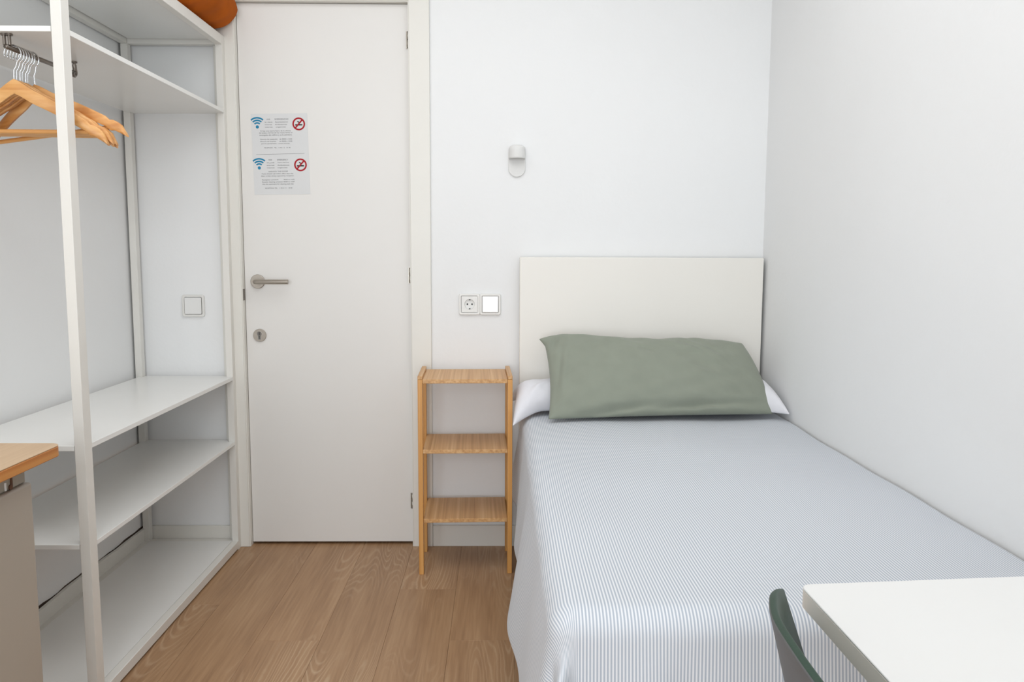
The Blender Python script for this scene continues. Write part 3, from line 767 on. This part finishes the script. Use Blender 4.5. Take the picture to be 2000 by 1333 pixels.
# rim control points (x, y, z) from far wing to near wing
rimc = [(.333, -2.166, .742), (.316, -2.203, .757), (.291, -2.262, .775), (.266, -2.345, .790), (.256, -2.43, .798), (.254, -2.50, .800)]
rimc = rimc+[(x, -5.0-y, z) for x, y, z in rimc[-2::-1]]
def catmull(P_, n):
    out = []; m = len(P_)-1
    for i in range(n+1):
        t_ = i/n*m; k = min(int(t_), m-1); u = t_-k
        g = lambda q: Vector(P_[max(0, min(m, q))])
        p0, p1, p2, p3 = g(k-1), g(k), g(k+1), g(k+2)
        out.append(.5*((2*p1)+(-p0+p2)*u+(2*p0-5*p1+4*p2-p3)*u*u+(-p0+3*p1-3*p2+p3)*u**3))
    return out
NS = 60; NT = 26
rim = catmull(rimc, NS)
def shell(off):
    rows = []
    for i, r_ in enumerate(rim):
        s_ = i/NS*2-1; row = []
        # outward normal in plan
        a = rim[max(0, i-1)]; b_ = rim[min(NS, i+1)]; tg = (b_-a); n2 = Vector((tg.y, -tg.x, 0)); n2 = n2.normalized() if n2.length else Vector((-1, 0, 0))
        if n2.x > 0: n2 = -n2
        for k in range(NT+1):
            t_ = k/NT
            if t_ < .6:     # back, dropping to the seat
                q = t_/.6
                z = r_.z*(1-q)+.475*q; z = z if q < .7 else z
                lean = .070*q
                p = Vector((r_.x+lean, r_.y*(1-.10*q)+(-2.5)*(.10*q), z))
                p.x += .015*(abs(s_)**2)*q
            else:
                q = (t_-.6)/.4
                bx = r_.x+.070+.015*abs(s_)**2; by = r_.y*.9+(-2.5)*.1
                ex = .72
                p = Vector((bx+(ex-bx)*q, by+( (-2.5+s_*-.205)-by)*min(1, q*1.2)*(1), .475-.035*math.sin(min(1, q*1.6)*PI/2)-(.0 if abs(s_) < .9 else 0)))
                p.z += .02*abs(s_)**3*(1-q)
            row.append(p)
        rows.append(row)
    return rows
rows = shell(0)
bm = B(); vv_ = [[bm.verts.new(p) for p in r_] for r_ in rows]
for i in range(NS):
    for k in range(NT): bm.faces.new((vv_[i][k], vv_[i+1][k], vv_[i+1][k+1], vv_[i][k+1]))
me_ob = obj('seat_shell', bm, [M_chair, M_chair_out], smooth=True)
adopt(me_ob, ch)
mo = me_ob.modifiers.new('sol', 'SOLIDIFY'); mo.thickness = .009; mo.offset = 0; mo.use_rim = True
mo.material_offset = -1; mo.material_offset_rim = -1
for p_ in me_ob.data.polygons: p_.material_index = 1
mo = me_ob.modifiers.new('bev', 'BEVEL'); mo.width = .004; mo.segments = 3; mo.limit_method = 'ANGLE'; mo.angle_limit = 1.0
for x, y, dx, dy in ((.40, -2.36, -.04, .05), (.40, -2.64, -.04, -.05), (.66, -2.36, .05, .05), (.66, -2.64, .05, -.05)):
    bm = B(); tube(bm, [(x+dx, y+dy, 0), (x, y, .428)], [.010, .015], 16); adopt(obj('leg', bm, M_chair, smooth=True), ch)

# ------------------------------------------------------------------ wooden desk and small fridge, front left
d2 = thing('wooden_desk', 'oak topped desk with an orange edge by the left wall', 'desk', (-1.13, -2.0, 0))
X0, X1, Y0, Y1 = XL+.004, -.9025, -2.60, -1.4350
r = .022
pts = [(X0, Y0), (X1-r, Y0)]+[(X1-r+r*math.cos(a), Y0+r+r*math.sin(a)) for a in [-PI/2+PI/2*k/8 for k in range(9)]]+[(X1-r+r*math.cos(a), Y1-r+r*math.sin(a)) for a in [PI/2*k/8 for k in range(9)]]+[(X0, Y1)]
bm = B(); prism(bm, pts, .7425, .7445); adopt(obj('desk_top', bm, M_desktop, bevel=.0005), d2)
bm = B(); prism(bm, pts, .7210, .7424); adopt(obj('edge_band', bm, M_deskside, bevel=.002), d2)
for x in (X0+.03, X1-.05):
    for y in (Y0+.05, ):
        bm = B(); tube(bm, [(x, y, 0), (x, y, .7208)], .018, 20); adopt(obj('leg', bm, M_steel, smooth=True), d2)
bm = B(); tube(bm, [(X0+.03, Y1-.02, 0), (X0+.03, Y1-.02, .7208)], .012, 20); adopt(obj('leg', bm, M_steel, smooth=True), d2)

fr = thing('mini_fridge', 'beige small fridge under the wooden desk, rusty hinge at its top', 'fridge', (-1.15, -1.72, 0))
FY1, FY0 = -1.475, -1.94
bm = B(); box(bm, -1.335, -.992, FY0, FY1, .015, .700); adopt(obj('cabinet', bm, M_fridge2, bevel=.004), fr)
bm = B(); prism(bm, [(FY0, .03), (FY1+.002, .03), (FY1+.002, .674), (FY0, .674)], -.990, -.948, 'X'); adopt(obj('door', bm, M_fridge, bevel=.005, seg=3), fr)
bm = B(); box(bm, -.9915, -.957, FY0, FY1-.004, .6745, .7005); adopt(obj('top_trim', bm, M_fridge2, bevel=.003), fr)
bm = B(); box(bm, -1.333, -.965, FY0+.002, FY1-.006, .701, .7045); adopt(obj('top_lid', bm, M_dark), fr)
bm = B(); box(bm, -.9572, -.9545, -1.530, -1.5255, .677, .697); cyl(bm, (-.9572, -1.5315, .680), 'X', .0052, .003, 16); adopt(obj('hinge', bm, M_rust2), fr)
bm = B(); box(bm, -.9572, -.9548, -1.549, -1.5455, .677, .693); adopt(obj('white_tab', bm, M_gloss), fr)
for x in (-1.30, -1.02):
    for y in (FY0+.04, FY1-.04):
        bm = B(); cyl(bm, (x, y, 0), 'Z', .014, .0148, 16); adopt(obj('foot', bm, M_dark), fr)
bpy.context.view_layer.update()
